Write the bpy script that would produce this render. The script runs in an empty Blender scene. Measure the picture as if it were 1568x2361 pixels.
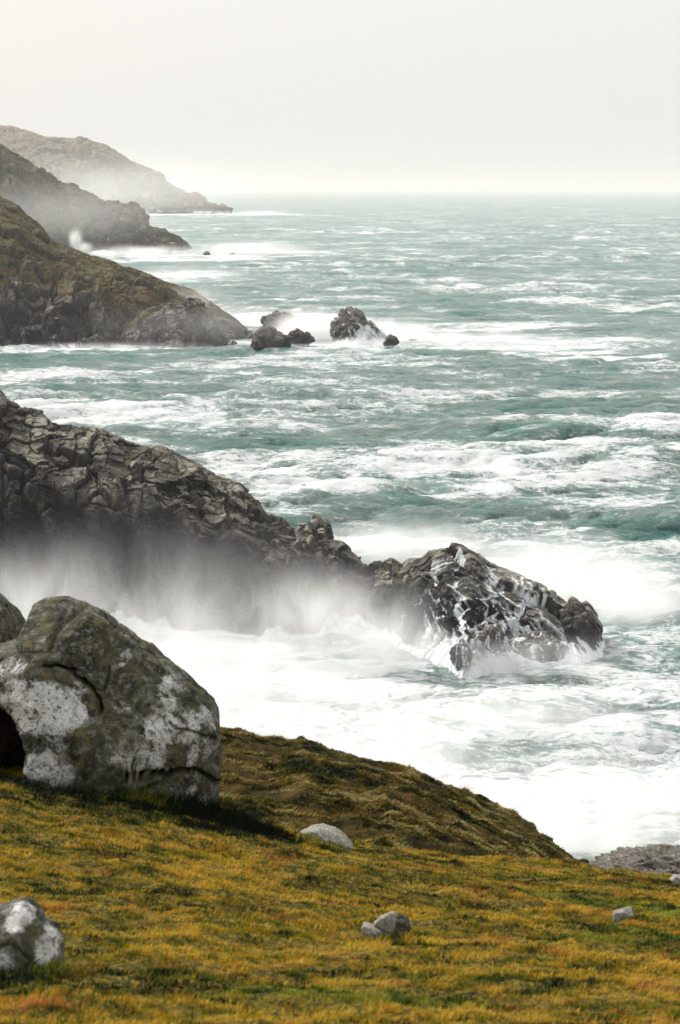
import bpy, math
import numpy as np
from mathutils import Vector
R = math.radians
S = bpy.context.scene
COL = S.collection
H, F, U0, V0 = 60.0, 5500.0, 784.0, 437.0     # eye height over the sea, focal length, principal column and horizon row (in 1568 x 2361 units)

# ------------------------------------------------------------------ camera
cd = bpy.data.cameras.new('camera'); cam = bpy.data.objects.new('camera', cd); COL.objects.link(cam)
cd.sensor_fit = 'VERTICAL'; cd.sensor_height = 36.0; cd.lens = F/2361*36.0
cd.shift_y = -(1180.5-V0)/2361
cam.location = (0, 0, H); cam.rotation_euler = (R(90), 0, 0)
cd.clip_start = 0.1; cd.clip_end = 120000
cd.dof.use_dof = True; cd.dof.focus_distance = 170; cd.dof.aperture_fstop = 6.0
S.camera = cam

# ------------------------------------------------------------------ sky and sun
SUN_EL, SUN_AZ = R(38), R(-46)                # azimuth clockwise from +Y (negative = to the left of the view)
w = bpy.data.worlds.new('World'); S.world = w; w.use_nodes = True
nt = w.node_tree; nt.nodes.clear()
sky = nt.nodes.new('ShaderNodeTexSky'); sky.sky_type = 'NISHITA'; sky.sun_disc = False
sky.sun_elevation = SUN_EL; sky.sun_rotation = SUN_AZ; sky.dust_density = 6; sky.air_density = 1.0; sky.ozone_density = 1
hs = nt.nodes.new('ShaderNodeHueSaturation'); hs.inputs['Saturation'].default_value = 0.6
mx = nt.nodes.new('ShaderNodeMix'); mx.data_type = 'RGBA'; mx.inputs['Factor'].default_value = 0.74
mx.inputs['B'].default_value = (8.0, 7.88, 7.6, 1)      # the even overcast
bg = nt.nodes.new('ShaderNodeBackground'); bg.inputs['Strength'].default_value = 0.070
wo = nt.nodes.new('ShaderNodeOutputWorld')
nt.links.new(sky.outputs[0], hs.inputs['Color']); nt.links.new(hs.outputs[0], mx.inputs['A'])
nt.links.new(mx.outputs['Result'], bg.inputs['Color']); nt.links.new(bg.outputs[0], wo.inputs['Surface'])
sl = bpy.data.lights.new('sun', 'SUN'); sl.energy = 2.5; sl.angle = R(16); sl.color = (1, 0.95, 0.87)
sun = bpy.data.objects.new('sun', sl); COL.objects.link(sun)
d = Vector((math.sin(SUN_AZ)*math.cos(SUN_EL), math.cos(SUN_AZ)*math.cos(SUN_EL), math.sin(SUN_EL)))
sun.rotation_euler = d.to_track_quat('Z', 'Y').to_euler(); sun.location = (0, 0, 300)
S.view_settings.view_transform = 'Standard'; S.view_settings.look = 'None'
S.view_settings.exposure = 0.90; S.view_settings.gamma = 1.0
S.cycles.volume_bounces = 8; S.cycles.max_bounces = 10; S.cycles.diffuse_bounces = 3; S.cycles.glossy_bounces = 2; S.cycles.transparent_max_bounces = 16
S.cycles.volume_max_steps = 256; S.cycles.use_denoising = True

# ------------------------------------------------------------------ numpy noise
def _h(ix, iy, iz, seed):
    n = (ix.astype(np.int64)*374761393 + iy.astype(np.int64)*668265263 + iz.astype(np.int64)*2147483647 + seed*1274126177) & 0xFFFFFFFF
    n = ((n ^ (n >> 13))*1274126177) & 0xFFFFFFFF
    n = ((n ^ (n >> 16))*2246822519) & 0xFFFFFFFF
    return (n ^ (n >> 15)) & 0xFFFFFFFF
def _r(ix, iy, iz, seed): return _h(ix, iy, iz, seed)/4294967295.0
def noise3(p, seed=0):                        # smooth value noise, -1..1
    f = np.floor(p); t = p-f; t = t*t*t*(t*(t*6-15)+10); i = f.astype(np.int64)
    out = 0
    for a in (0, 1):
        wa = t[:, 0] if a else 1-t[:, 0]
        for b in (0, 1):
            wb = t[:, 1] if b else 1-t[:, 1]
            for c in (0, 1):
                wc = t[:, 2] if c else 1-t[:, 2]
                out = out + wa*wb*wc*_r(i[:, 0]+a, i[:, 1]+b, i[:, 2]+c, seed)
    return out*2-1
ROT = np.array([[0.00, 0.80, 0.60], [-0.80, 0.36, -0.48], [-0.60, -0.48, 0.64]])
def fbm(p, oct=4, seed=0, gain=.5):
    s = 0; a = 1; n = 0
    for k in range(oct):
        s = s + a*noise3(p, seed+k); n += a; a *= gain; p = p@ROT.T*2.03+7.1
    return s/n*1.5
def ridged(p, oct=4, seed=0, gain=.5):
    s = 0; a = 1; n = 0
    for k in range(oct):
        s = s + a*(1-2*np.abs(noise3(p, seed+k))); n += a; a *= gain; p = p@ROT.T*2.07+3.3
    return s/n
FACET = .8
def voro(p, seed=0, cheb=False):                          # F1, F2-F1, random value of the cell
    i = np.floor(p).astype(np.int64); f1 = np.full(len(p), 9.); f2 = np.full(len(p), 9.); val = np.zeros(len(p)); fac = np.zeros(len(p))
    for a in (-1, 0, 1):
        for b in (-1, 0, 1):
            for c in (-1, 0, 1):
                ix, iy, iz = i[:, 0]+a, i[:, 1]+b, i[:, 2]+c
                dx = ix+_r(ix, iy, iz, seed+11)-p[:, 0]; dy = iy+_r(ix, iy, iz, seed+12)-p[:, 1]; dz = iz+_r(ix, iy, iz, seed+13)-p[:, 2]
                dd = np.maximum(np.maximum(abs(dx), abs(dy)), abs(dz))+.15*(abs(dx)+abs(dy)+abs(dz)) if cheb else np.sqrt(dx*dx+dy*dy+dz*dz); v = _r(ix, iy, iz, seed+14)
                m = dd < f1
                f2 = np.where(m, f1, np.minimum(f2, dd)); val = np.where(m, v, val); f1 = np.where(m, dd, f1)
                g = (_r(ix, iy, iz, seed+15)-.5)*dx+(_r(ix, iy, iz, seed+16)-.5)*dy+(_r(ix, iy, iz, seed+17)-.5)*dz
                fac = np.where(m, g, fac)
    return f1, f2-f1, val+FACET*fac
def sstep(a, b, x):
    t = np.clip((x-a)/(b-a), 0, 1); return t*t*(3-2*t)
def P(u, v, Y): return np.array([(u-U0)/F*Y, Y, H-(v-V0)/F*Y])
def seaY(v): return H*F/(v-V0)

# ------------------------------------------------------------------ mesh helpers
def mesh_obj(name, verts, faces, mat, parent=None, smooth=True, attrs=None):
    """faces: n x 3 or n x 4 int array"""
    me = bpy.data.meshes.new(name); verts = np.ascontiguousarray(verts, dtype=np.float32); faces = np.ascontiguousarray(faces, dtype=np.int32)
    n, k = faces.shape
    me.vertices.add(len(verts)); me.vertices.foreach_set('co', verts.ravel())
    me.loops.add(n*k); me.loops.foreach_set('vertex_index', faces.ravel())
    me.polygons.add(n); me.polygons.foreach_set('loop_start', np.arange(0, n*k, k, dtype=np.int32))
    me.update(calc_edges=True)
    me.polygons.foreach_set('use_smooth', np.full(n, smooth, dtype=bool))
    for an, av in (attrs or {}).items():
        av = np.asarray(av, dtype=np.float32)
        if av.ndim == 2:
            at = me.attributes.new(an, 'FLOAT_COLOR', 'POINT'); at.data.foreach_set('color', np.ascontiguousarray(np.c_[av, np.ones(len(av))], dtype=np.float32).ravel())
        else:
            at = me.attributes.new(an, 'FLOAT', 'POINT'); at.data.foreach_set('value', av)
    me.materials.append(mat); me.validate()
    o = bpy.data.objects.new(name, me); COL.objects.link(o)
    if parent: o.parent = parent
    return o
def tag(o, label=None, cat=None, group=None, kind=None):
    if label: o['label'] = label
    if cat: o['category'] = cat
    if group: o['group'] = group
    if kind: o['kind'] = kind
    return o
def grid_faces(nr, nc):
    a = (np.arange(nr-1)[:, None]*nc+np.arange(nc-1)[None, :]).ravel()
    return np.stack([a, a+1, a+nc+1, a+nc], 1)
def grid_normals(p):                          # p: nr x nc x 3
    du = np.gradient(p, axis=1); dv = np.gradient(p, axis=0)
    n = np.cross(du, dv); return n/(np.linalg.norm(n, axis=2, keepdims=True)+1e-9)

# ------------------------------------------------------------------ node helper
class M:
    def __init__(s, name):
        s.m = bpy.data.materials.new(name); s.m.use_nodes = True; s.t = s.m.node_tree; s.t.nodes.clear()
        s.out = s.t.nodes.new('ShaderNodeOutputMaterial')
    def n(s, typ, ins=None, **kw):
        x = s.t.nodes.new('ShaderNode'+typ)
        for k, v in kw.items(): setattr(x, k, v)
        for k, v in (ins or {}).items(): s.set(x.inputs[k], v)
        return x
    def set(s, inp, v):
        if isinstance(v, bpy.types.NodeSocket): s.t.links.new(v, inp)
        else: inp.default_value = v
    def math(s, op, a, b=0.0, c=None, clamp=False):
        x = s.n('Math', operation=op, use_clamp=clamp); s.set(x.inputs[0], a); s.set(x.inputs[1], b)
        if c is not None: s.set(x.inputs[2], c)
        return x.outputs[0]
    def attr(s, name): return s.n('Attribute', attribute_name=name).outputs
    def mapped(s, scale, loc=(0, 0, 0), rot=(0, 0, 0), obj=False):
        src = s.n('TexCoord').outputs['Object'] if obj else s.n('NewGeometry').outputs['Position']
        return s.n('Mapping', {'Vector': src, 'Scale': scale, 'Location': loc, 'Rotation': rot}).outputs[0]
    def noise(s, vec, scale=1, detail=4, rough=.55, dist=0.0):
        return s.n('TexNoise', {'Vector': vec, 'Scale': scale, 'Detail': detail, 'Roughness': rough, 'Distortion': dist}).outputs['Fac']
    def ramp(s, fac, lo, hi, a=0.0, b=1.0, smooth=True):
        x = s.n('MapRange', interpolation_type='SMOOTHSTEP' if smooth else 'LINEAR')
        for k, v in (('Value', fac), ('From Min', lo), ('From Max', hi), ('To Min', a), ('To Max', b)): s.set(x.inputs[k], v)
        return x.outputs[0]
    def mix(s, f, a, b):
        x = s.n('Mix', data_type='RGBA'); s.set(x.inputs['Factor'], f)
        for k, v in (('A', a), ('B', b)): s.set(x.inputs[k], (*v, 1) if isinstance(v, tuple) and len(v) == 3 else v)
        return x.outputs['Result']
    def surface(s, color, rough=.8, bump=None, bs=.5, bd=1.0, spec=.4, ior=1.45, normal=None, **kw):
        b = s.n('BsdfPrincipled'); s.set(b.inputs['Base Color'], (*color, 1) if isinstance(color, tuple) else color)
        s.set(b.inputs['Roughness'], rough); b.inputs['IOR'].default_value = ior; b.inputs['Specular IOR Level'].default_value = spec
        if bump is not None:
            x = s.n('Bump', {'Strength': bs, 'Distance': bd, 'Height': bump}); s.set(b.inputs['Normal'], x.outputs[0])
        s.t.links.new(b.outputs[0], s.out.inputs['Surface']); return b

# ------------------------------------------------------------------ materials
def rock_mat(name, sc, dark, light, grass=None, lichen=None, wet_top=0.0, spec=.3):
    """cliff rock: attributes hgt (0 sea .. 1 ridge), foam (running white water), turf (grass cover)"""
    m = M(name)
    p = m.mapped((sc, sc, sc*.55))
    big = m.noise(p, .35, 5, .6); fine = m.noise(p, 2.2, 6, .7); cr = m.n('TexVoronoi', {'Vector': m.n('Mapping', {'Vector': p, 'Scale': (1, 1, .45)}).outputs[0], 'Scale': 1.1}, feature='DISTANCE_TO_EDGE').outputs['Distance']
    hg = m.attr('hgt')['Fac']
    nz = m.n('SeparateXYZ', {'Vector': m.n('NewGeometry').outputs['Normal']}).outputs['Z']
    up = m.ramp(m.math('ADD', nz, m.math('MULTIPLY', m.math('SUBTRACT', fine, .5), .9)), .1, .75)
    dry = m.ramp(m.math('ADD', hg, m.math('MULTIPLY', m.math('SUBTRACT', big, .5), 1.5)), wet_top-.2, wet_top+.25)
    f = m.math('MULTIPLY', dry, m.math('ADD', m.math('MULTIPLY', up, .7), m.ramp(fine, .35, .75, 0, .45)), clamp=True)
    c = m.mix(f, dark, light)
    c = m.n('HueSaturation', {'Color': c, 'Value': m.ramp(m.attr('cell')['Fac'], .15, .85, .35, 1.7, smooth=False)}).outputs[0]
    if lichen: c = m.mix(m.math('MULTIPLY', m.ramp(m.noise(p, 1.3, 5, .7), .58, .66), dry), c, lichen)
    c = m.mix(m.ramp(cr, .0, .05, .4, 0), c, (.015, .014, .013))
    if grass:
        tf = m.math('ADD', m.attr('turf')['Fac'], m.math('MULTIPLY', m.math('SUBTRACT', big, .5), 1.1))
        tf = m.math('MULTIPLY', m.ramp(tf, .42, .58), m.ramp(m.math('ADD', nz, m.math('MULTIPLY', fine, .5)), .25, .6))
        g = m.mix(m.ramp(m.noise(p, .8, 4, .7), .35, .65), grass[0], grass[1])
        g = m.mix(m.ramp(m.noise(p, 3.5, 3, .7), .45, .7, 0, .7), g, (.035, .03, .018))
        c = m.mix(tf, c, g)
    fo = m.attr('foam')['Fac']
    fo = m.ramp(m.math('ADD', fo, m.math('MULTIPLY', m.math('SUBTRACT', m.noise(p, 7, 5, .8), .5), .8)), .2, .9)
    c = m.mix(fo, c, (.80, .84, .86))
    bump = m.math('ADD', m.math('MULTIPLY', fine, 1.0), m.ramp(cr, 0, .12))
    m.surface(c, m.math('MAXIMUM', m.ramp(hg, .1, .6, .5, .9), m.math('MULTIPLY', fo, .95)), bump, .6, .25/sc, spec=spec*.6)
    return m.m
def boulder_mat(name, sc=1.0, white=(.66, .66, .65), dark=(.017, .017, .015), olive=(.080, .080, .043), thr=.5, orange=0.0):
    """weathered granite: pale crustose lichen in ragged patches over dark stone with olive moss"""
    m = M(name)
    p = m.mapped((sc, sc, sc))
    a = m.noise(p, 1.1, 6, .62, .3); b = m.noise(m.n('Mapping', {'Vector': p, 'Location': (7, 3, 1)}).outputs[0], 3.2, 6, .7); g = m.noise(p, 14, 5, .75)
    c = m.mix(m.ramp(b, .36, .6), dark, olive)
    c = m.mix(m.ramp(m.noise(p, 6, 5, .75), .50, .62, 0, .85), c, (.19, .195, .175))
    wm = m.math('ADD', m.math('ADD', m.math('MULTIPLY', a, .6), m.math('MULTIPLY', m.attr('pale')['Fac'], .34)), m.math('MULTIPLY', m.math('SUBTRACT', m.noise(p, 4.5, 8, .86), .5), 3.2))
    wf = m.ramp(wm, thr-.03, thr+.05)
    c = m.mix(m.math('MULTIPLY', m.ramp(wm, thr-.16, thr+.02), .55), c, (.27, .28, .24))
    wc = m.mix(m.ramp(g, .3, .7), tuple(x*.7 for x in white), white)
    c = m.mix(wf, c, wc)
    c = m.mix(m.ramp(m.noise(p, 9, 5, .8), .52, .60, 0, .8), c, (.035, .035, .024))
    c = m.mix(m.ramp(m.noise(m.n('Mapping', {'Vector': p, 'Location': (3, 9, 4)}).outputs[0], 5, 5, .8), .56, .62, 0, .6), c, (.15, .13, .045))
    if orange: c = m.mix(m.ramp(m.noise(p, 9, 3, .7), .62, .68, 0, orange), c, (.42, .15, .03))
    dk = m.attr('recess_shade')['Fac']
    c = m.mix(dk, c, (.012, .007, .004))  # shade of hollows and cracks painted in as near-black brown
    m.surface(c, .9, m.math('ADD', b, m.math('MULTIPLY', g, .35)), .7, .09/sc, spec=.2)
    return m.m

MAT = {}
MAT['near_rock'] = rock_mat('near_cliff_rock', .45, (.011, .010, .012), (.205, .195, .160), lichen=(.19, .15, .07), wet_top=.72)
MAT['tip_rock'] = rock_mat('wet_sea_rock', .6, (.030, .028, .028), (.12, .11, .10), wet_top=.5)
MAT['mid_cliff'] = rock_mat('heathy_cliff', .16, (.032, .028, .026), (.16, .14, .12), grass=((.075, .085, .025), (.105, .06, .03)), wet_top=.2)
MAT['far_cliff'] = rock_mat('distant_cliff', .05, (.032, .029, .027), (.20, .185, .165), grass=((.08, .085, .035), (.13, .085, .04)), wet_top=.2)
MAT['hill'] = rock_mat('faraway_hill', .02, (.09, .08, .065), (.22, .19, .155), grass=((.17, .15, .09), (.22, .17, .11)), wet_top=.2)  # colours lightened so the hill itself carries some of the haze fade
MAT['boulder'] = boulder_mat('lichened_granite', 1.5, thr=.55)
MAT['boulder_dark'] = boulder_mat('dark_lichened_granite', 2.2, thr=.62)
MAT['stone'] = boulder_mat('pale_granite', 8, white=(.50, .485, .45), dark=(.14, .13, .11), olive=(.22, .21, .17), thr=.32)
MAT['dark_stone'] = boulder_mat('dark_field_stone', 7, dark=(.03, .027, .022), olive=(.085, .07, .045), thr=.9)
MAT['outcrop'] = boulder_mat('ledged_schist', 3, white=(.38, .37, .35), dark=(.04, .038, .035), olive=(.14, .13, .115), thr=.50, orange=.8)

# ------------------------------------------------------------------ sea
def fft_tile(n, L, wind, spread, seed, lo=0.0, hi=1e9):
    rng = np.random.RandomState(seed)
    k = np.fft.fftfreq(n, 1/n)*2*np.pi/L; kx, ky = np.meshgrid(k, k); kk = np.sqrt(kx*kx+ky*ky)+1e-9
    Lw = wind[2]**2/9.81; dirn = (kx*wind[0]+ky*wind[1])/kk
    ph = np.exp(-1/(kk*Lw)**2)/kk**4*np.abs(dirn)**spread*np.exp(-(kk*.12)**2)
    wl = 2*np.pi/kk; ph = ph*(wl > lo)*(wl < hi); ph[0, 0] = 0
    h = np.sqrt(ph)*(rng.normal(size=(n, n))+1j*rng.normal(size=(n, n)))
    z = np.fft.ifft2(h); s = 1/np.std(z.real)
    dx = np.fft.ifft2(1j*kx/kk*h).real*s; dy = np.fft.ifft2(1j*ky/kk*h).real*s; z = z.real*s
    return z, dx, dy
def samp(t, L, x, y):
    n = t.shape[0]; a = (x/L % 1)*n; b = (y/L % 1)*n
    i = np.floor(a).astype(int); j = np.floor(b).astype(int); fa = a-i; fb = b-j; i %= n; j %= n; i2 = (i+1) % n; j2 = (j+1) % n
    return (t[j, i]*(1-fa)+t[j, i2]*fa)*(1-fb)+(t[j2, i]*(1-fa)+t[j2, i2]*fa)*fb
W1 = (0.30, -0.95, 17.0); W2 = (0.05, -1.0, 9.0)
T1 = fft_tile(512, 610., W1, 3, 3, lo=14); T2 = fft_tile(512, 137., W2, 2, 8, hi=26)

FOAM = [(1000, 1090, 900, 190, .34), (1000, 1720, 860, 300, .66), (300, 1000, 500, 120, .3),  # u, v, half width, half height (in frame units on the water plane), strength
    (300, 1480, 600, 110, 1.0), (700, 1560, 620, 105, 1.0), (1200, 1545, 330, 60, 1.0), (1420, 1430, 230, 120, .95), (1250, 1270, 380, 70, .95),
    (850, 1240, 300, 45, .6), (1500, 1610, 160, 50, .5), (600, 1720, 330, 120, .85), (1300, 1850, 350, 160, .35),
    (90, 935, 230, 26, .8), (330, 965, 260, 34, .72), (640, 985, 260, 30, .45), (520, 1080, 330, 50, .45), (780, 1130, 330, 50, .45), (1400, 1035, 260, 36, .58), (1480, 1170, 200, 40, .42),
    (1000, 1180, 420, 40, .4), (620, 1160, 160, 60, .6),
    (740, 795, 330, 26, 1.0), (1090, 794, 330, 28, 1.0), (1370, 835, 200, 8, 1.0), (1280, 812, 220, 14, .8), (290, 808, 400, 13, 1.0), (150, 800, 260, 10, 1.0), (700, 835, 380, 18, .5), (640, 735, 160, 30, .9), (1100, 750, 260, 9, .45),
    (470, 595, 270, 10, 1.0), (680, 583, 120, 6, .8), (430, 640, 150, 18, .5), (600, 494, 110, 3.5, 1.0), (420, 494, 120, 3, 1.0), (500, 525, 40, 2, .5), (845, 538, 40, 3, .6),
    (1385, 567, 30, 3.5, 1.0), (780, 668, 35, 5, .9), (1165, 1082, 50, 18, 1.0), (1150, 1118, 70, 14, .9), (900, 1088, 60, 12, .8), (120, 905, 40, 8, .9), (820, 1025, 40, 8, .7),
]
def build_sea():
    # rings of a fan: close rings near the shore, wider towards the horizon
    vv = np.concatenate([np.arange(2250, 1980, -6.0), np.arange(1980, 640, -1.25), np.arange(640, 462, -.8), np.arange(461.5, 440.9, -.9)])
    yy = seaY(vv); nc = 460
    tt = np.linspace(-1, 1, nc); tt = np.sign(tt)*np.abs(tt)**1.0*.205
    X = yy[:, None]*tt[None, :]; Y = np.repeat(yy[:, None], nc, 1)
    x, y = X.ravel(), Y.ravel()
    fade = 1/(1+(y/5200.)**2)
    jag = .55*fbm(np.c_[x/55, y/38, 0*x], 2, 42)+.5*fbm(np.c_[x/13, y/9, 0*x], 3, 43)
    gust = .75+.35*fbm(np.c_[x/260, y/260, 0*x], 2, 5)
    z1 = samp(T1[0], 610., x, y)*gust; z2 = samp(T2[0], 137., x*.96+y*.28, y*.96-x*.28)*gust
    a1 = 1.75; a2 = .62
    p = np.c_[x, y, 0*x]
    shore = .5+.5*sstep(290, 420, y)
    z = (z1*a1*shore+z2*a2*(1+.5*np.clip(z1, -1, 2)))*fade
    px = x-(samp(T1[1], 610., x, y)*a1*1.3+samp(T2[1], 137., x*.96+y*.28, y*.96-x*.28)*a2*1.5)*fade
    py = y-(samp(T1[2], 610., x, y)*a1*1.3+samp(T2[2], 137., x*.96+y*.28, y*.96-x*.28)*a2*1.5)*fade
    chop = ridged(np.c_[x/4.2, y/2.1, 0*x], 4, 31)*.26*(y < 1500)
    f = np.zeros(len(x))
    for (u, v, ru, rv, s) in FOAM:
        yc = seaY(v); xc = (u-U0)/F*yc; rx = ru/F*yc; y0 = seaY(v+rv); y1 = seaY(max(v-rv, V0+6))
        ry = np.where(y > yc, y1-yc, yc-y0)
        q = np.sqrt(((x-xc)/rx)**2+((y-yc)/ry)**2)+jag*.55
        f = np.maximum(f, s*(1-sstep(.35, 1.15, q)))
    rag = fbm(np.c_[x/28, y/17, 0*x], 4, 41)
    crest = sstep(1.1, 2.6, z1*.8+.75*z2+.5*fbm(np.c_[x/7, y/5, 0*x], 3, 45))
    f = f+.34*rag*(.35+f)
    f = np.maximum(f, 0)
    f = f+crest*.42
    f = np.where(f > .8, .8+(f-.8)*.35, f)
    # churned water lifts where it is all foam
    z = z*(1-.4*np.clip(f, 0, 1))+chop+np.clip(f, 0, 1.2)*fbm(np.c_[x/4, y/3, 0*x], 4, 51, .6)*.38*(y < 1400)
    v = np.c_[px, py, z]
    # wind streaks baked as a coarse attribute, the finer ones live in the material
    m = M('storm_sea')
    P0 = m.n('NewGeometry').outputs['Position']
    warp = m.n('TexNoise', {'Vector': m.n('Mapping', {'Vector': P0, 'Scale': (.05, .09, .05)}).outputs[0], 'Scale': 1, 'Detail': 3}).outputs['Color']
    wp = m.n('VectorMath', {0: P0, 1: m.n('VectorMath', {0: warp, 'Scale': 9.0}, operation='SCALE').outputs[0]}, operation='ADD').outputs[0]
    lace = m.noise(m.n('Mapping', {'Vector': wp, 'Scale': (.22, .42, .3), 'Rotation': (0, 0, .12)}).outputs[0], 1, 7, .68, .8)
    lace = m.math('SUBTRACT', 1.0, m.math('MULTIPLY', m.math('ABSOLUTE', m.math('SUBTRACT', lace, .5)), 7.0), clamp=True)
    fine = m.noise(m.n('Mapping', {'Vector': wp, 'Scale': (.75, 1.3, 1), 'Rotation': (0, 0, .16)}).outputs[0], 1, 6, .75, .3)
    far = m.noise(m.n('Mapping', {'Vector': P0, 'Scale': (.05, .11, 1)}).outputs[0], 1, 6, .78)
    fa = m.attr('foam')['Fac']
    veil = m.noise(m.n('Mapping', {'Vector': P0, 'Scale': (.009, .02, 1)}).outputs[0], 1, 4, .6)
    pink = m.noise(m.n('Mapping', {'Vector': wp, 'Scale': (.008, .013, .01), 'Rotation': (0, 0, .1)}).outputs[0], 1, 11, .92, .2)
    e = m.math('ADD', m.math('MULTIPLY', fa, .80), m.math('MULTIPLY', m.math('SUBTRACT', pink, .5), 8.5))
    e = m.math('ADD', e, m.math('MULTIPLY', lace, m.ramp(fa, .0, .5, .12, .36)))
    e = m.math('ADD', e, m.math('MULTIPLY', m.math('SUBTRACT', fine, .5), 2.1))
    e = m.math('ADD', e, m.math('MULTIPLY', m.math('SUBTRACT', veil, .5), 1.5))
    foam = m.math('ADD', m.math('MULTIPLY', m.ramp(e, -.35, .75, smooth=False), .42), m.math('MULTIPLY', m.ramp(e, .28, .80), .58))
    aer = m.ramp(m.math('ADD', fa, m.math('MULTIPLY', m.math('SUBTRACT', far, .5), 1.6)), .1, .8)
    deep = m.mix(m.ramp(m.noise(m.n('Mapping', {'Vector': P0, 'Scale': (.012, .03, 1)}).outputs[0], 1, 3), .35, .65), (.022, .20, .165), (.055, .19, .17))
    water = m.mix(aer, deep, (.16, .36, .33))
    c = m.mix(foam, water, (.67, .695, .70))
    rip = m.noise(m.n('Mapping', {'Vector': wp, 'Scale': (.06, .14, .1), 'Rotation': (0, 0, .1)}).outputs[0], 1, 9, .80)
    rough = m.ramp(foam, 0, 1, .28, .9)
    facet_tone = m.noise(m.n('Mapping', {'Vector': wp, 'Scale': (.02, .05, .02), 'Rotation': (0, 0, .2), 'Location': (5, 2, 0)}).outputs[0], 1, 10, .92, .2)
    facet_grey = m.math('MULTIPLY', m.ramp(facet_tone, .46, .57), m.ramp(foam, .2, .85, .45, .12))
    c = m.mix(facet_grey, c, (.30, .31, .285))  # grey streaks paint in sky reflection on wave facets, with spent foam
    c = m.mix(m.ramp(facet_tone, .47, .36, 0, .4), c, (.012, .09, .075))  # dark sides of the wave facets, painted too
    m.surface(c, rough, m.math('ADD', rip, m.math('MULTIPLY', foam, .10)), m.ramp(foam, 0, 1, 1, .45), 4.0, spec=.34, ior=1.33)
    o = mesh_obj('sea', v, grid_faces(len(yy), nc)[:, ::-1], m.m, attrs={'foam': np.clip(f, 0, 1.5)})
    tag(o, 'rough teal winter sea streaked with white foam out to the horizon', kind='structure')
build_sea()

# ------------------------------------------------------------------ headlands
def flow_foam(p, src, length=260, seed=1):
    """drops run down a grid surface (nr x nc x 3) from the source vertices; returns how much water crossed each vertex"""
    nr, nc, _ = p.shape; z = p[:, :, 2]; acc = np.zeros((nr, nc)); rng = np.random.RandomState(seed)
    for (r, c) in src:
        for _s in range(length):
            acc[r, c] += 1
            best = None; bz = 1e9
            for dr, dc in ((-1, 0), (-1, -1), (-1, 1), (-1, -2), (-1, 2), (-2, 0)):
                a, b = r+dr, c+dc
                if 0 <= a < nr and 0 <= b < nc:
                    zz = z[a, b]+.10*rng.rand()-.06*min(acc[a, b], 3)
                    if zz < bz: bz = zz; best = (a, b)
            if best is None or z[r, c] < .1: break
            r, c = best
    return acc
def headland(name, ridge, front, back, nx, nt, mat, prof, disp, turf=None, foamf=None, wet=0.0):
    """ridge: (u, v, Y) silhouette; front / back: (u, offset in metres from the ridge towards / away from the eye)"""
    ridge = np.array(ridge, float); front = np.array(front, float); back = np.array(back, float)
    rp = np.array([P(*q) for q in ridge])
    s = np.linspace(0, 1, nx); k = np.r_[0, np.cumsum(np.hypot(np.diff(rp[:, 0]), np.diff(rp[:, 2])*.6))]; k /= k[-1]
    rx = np.interp(s, k, rp[:, 0]); ry = np.interp(s, k, rp[:, 1]); rz = np.interp(s, k, rp[:, 2]); uu = np.interp(s, k, ridge[:, 0])
    fo = np.interp(uu, front[:, 0], front[:, 1]); ws = front[:, 1].max()*.45; fo = fo*(1+(.30 if wet else .10)*fbm(np.c_[rx/ws, 0*rx, 0*rx+nx], 4, 301, .6)); bo = np.interp(uu, back[:, 0], back[:, 1])
    t = np.linspace(0, 1, nt); tf = .68                       # front slope takes the first 68 % of the rows
    p = np.zeros((nt, nx, 3))
    for i, q in enumerate(t):
        if q <= tf:
            a = q/tf; yo = -fo*(1-a); g = prof(a, uu)
        else:
            a = (q-tf)/(1-tf); yo = bo*a; g = (1-a**1.4)
        p[i, :, 0] = rx*(1+yo/ry); p[i, :, 1] = ry+yo; p[i, :, 2] = (rz+2.5)*g-2.5
    hgt = np.clip(p[:, :, 2]/np.maximum(rz, 2)[None, :], 0, 1)
    n = grid_normals(p); n *= np.where(n[:, :, 2:] < 0, -1, 1)
    edge = np.ones((nt, 1)); flat = p.reshape(-1, 3); uf = np.tile(uu, nt)
    dd = disp(flat, hgt.ravel(), uf).reshape(nt, nx)
    # keep the skyline near its traced place
    ti = np.abs(t-tf); keep = (.6+.4*np.clip(ti/.12, 0, 1))[:, None]
    dd = dd*(.08+.92*sstep(0, 3.0, p[:, :, 2])) if wet else dd      # the wash rounds off whatever it runs over
    p = p+n*(dd*keep)[:, :, None]
    att = {'hgt': (hgt*(1-wet*sstep(850, 1000, uu))[None, :]).ravel()}
    att['cell'] = LAST['cell']
    att['turf'] = (turf(flat, hgt.ravel(), uf) if turf else np.zeros(len(flat)))
    att['foam'] = (foamf(p, hgt, uu) if foamf else np.zeros((nt, nx))).ravel()
    return mesh_obj(name, p.reshape(-1, 3), grid_faces(nt, nx), mat, smooth=False, attrs=att), p

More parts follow.
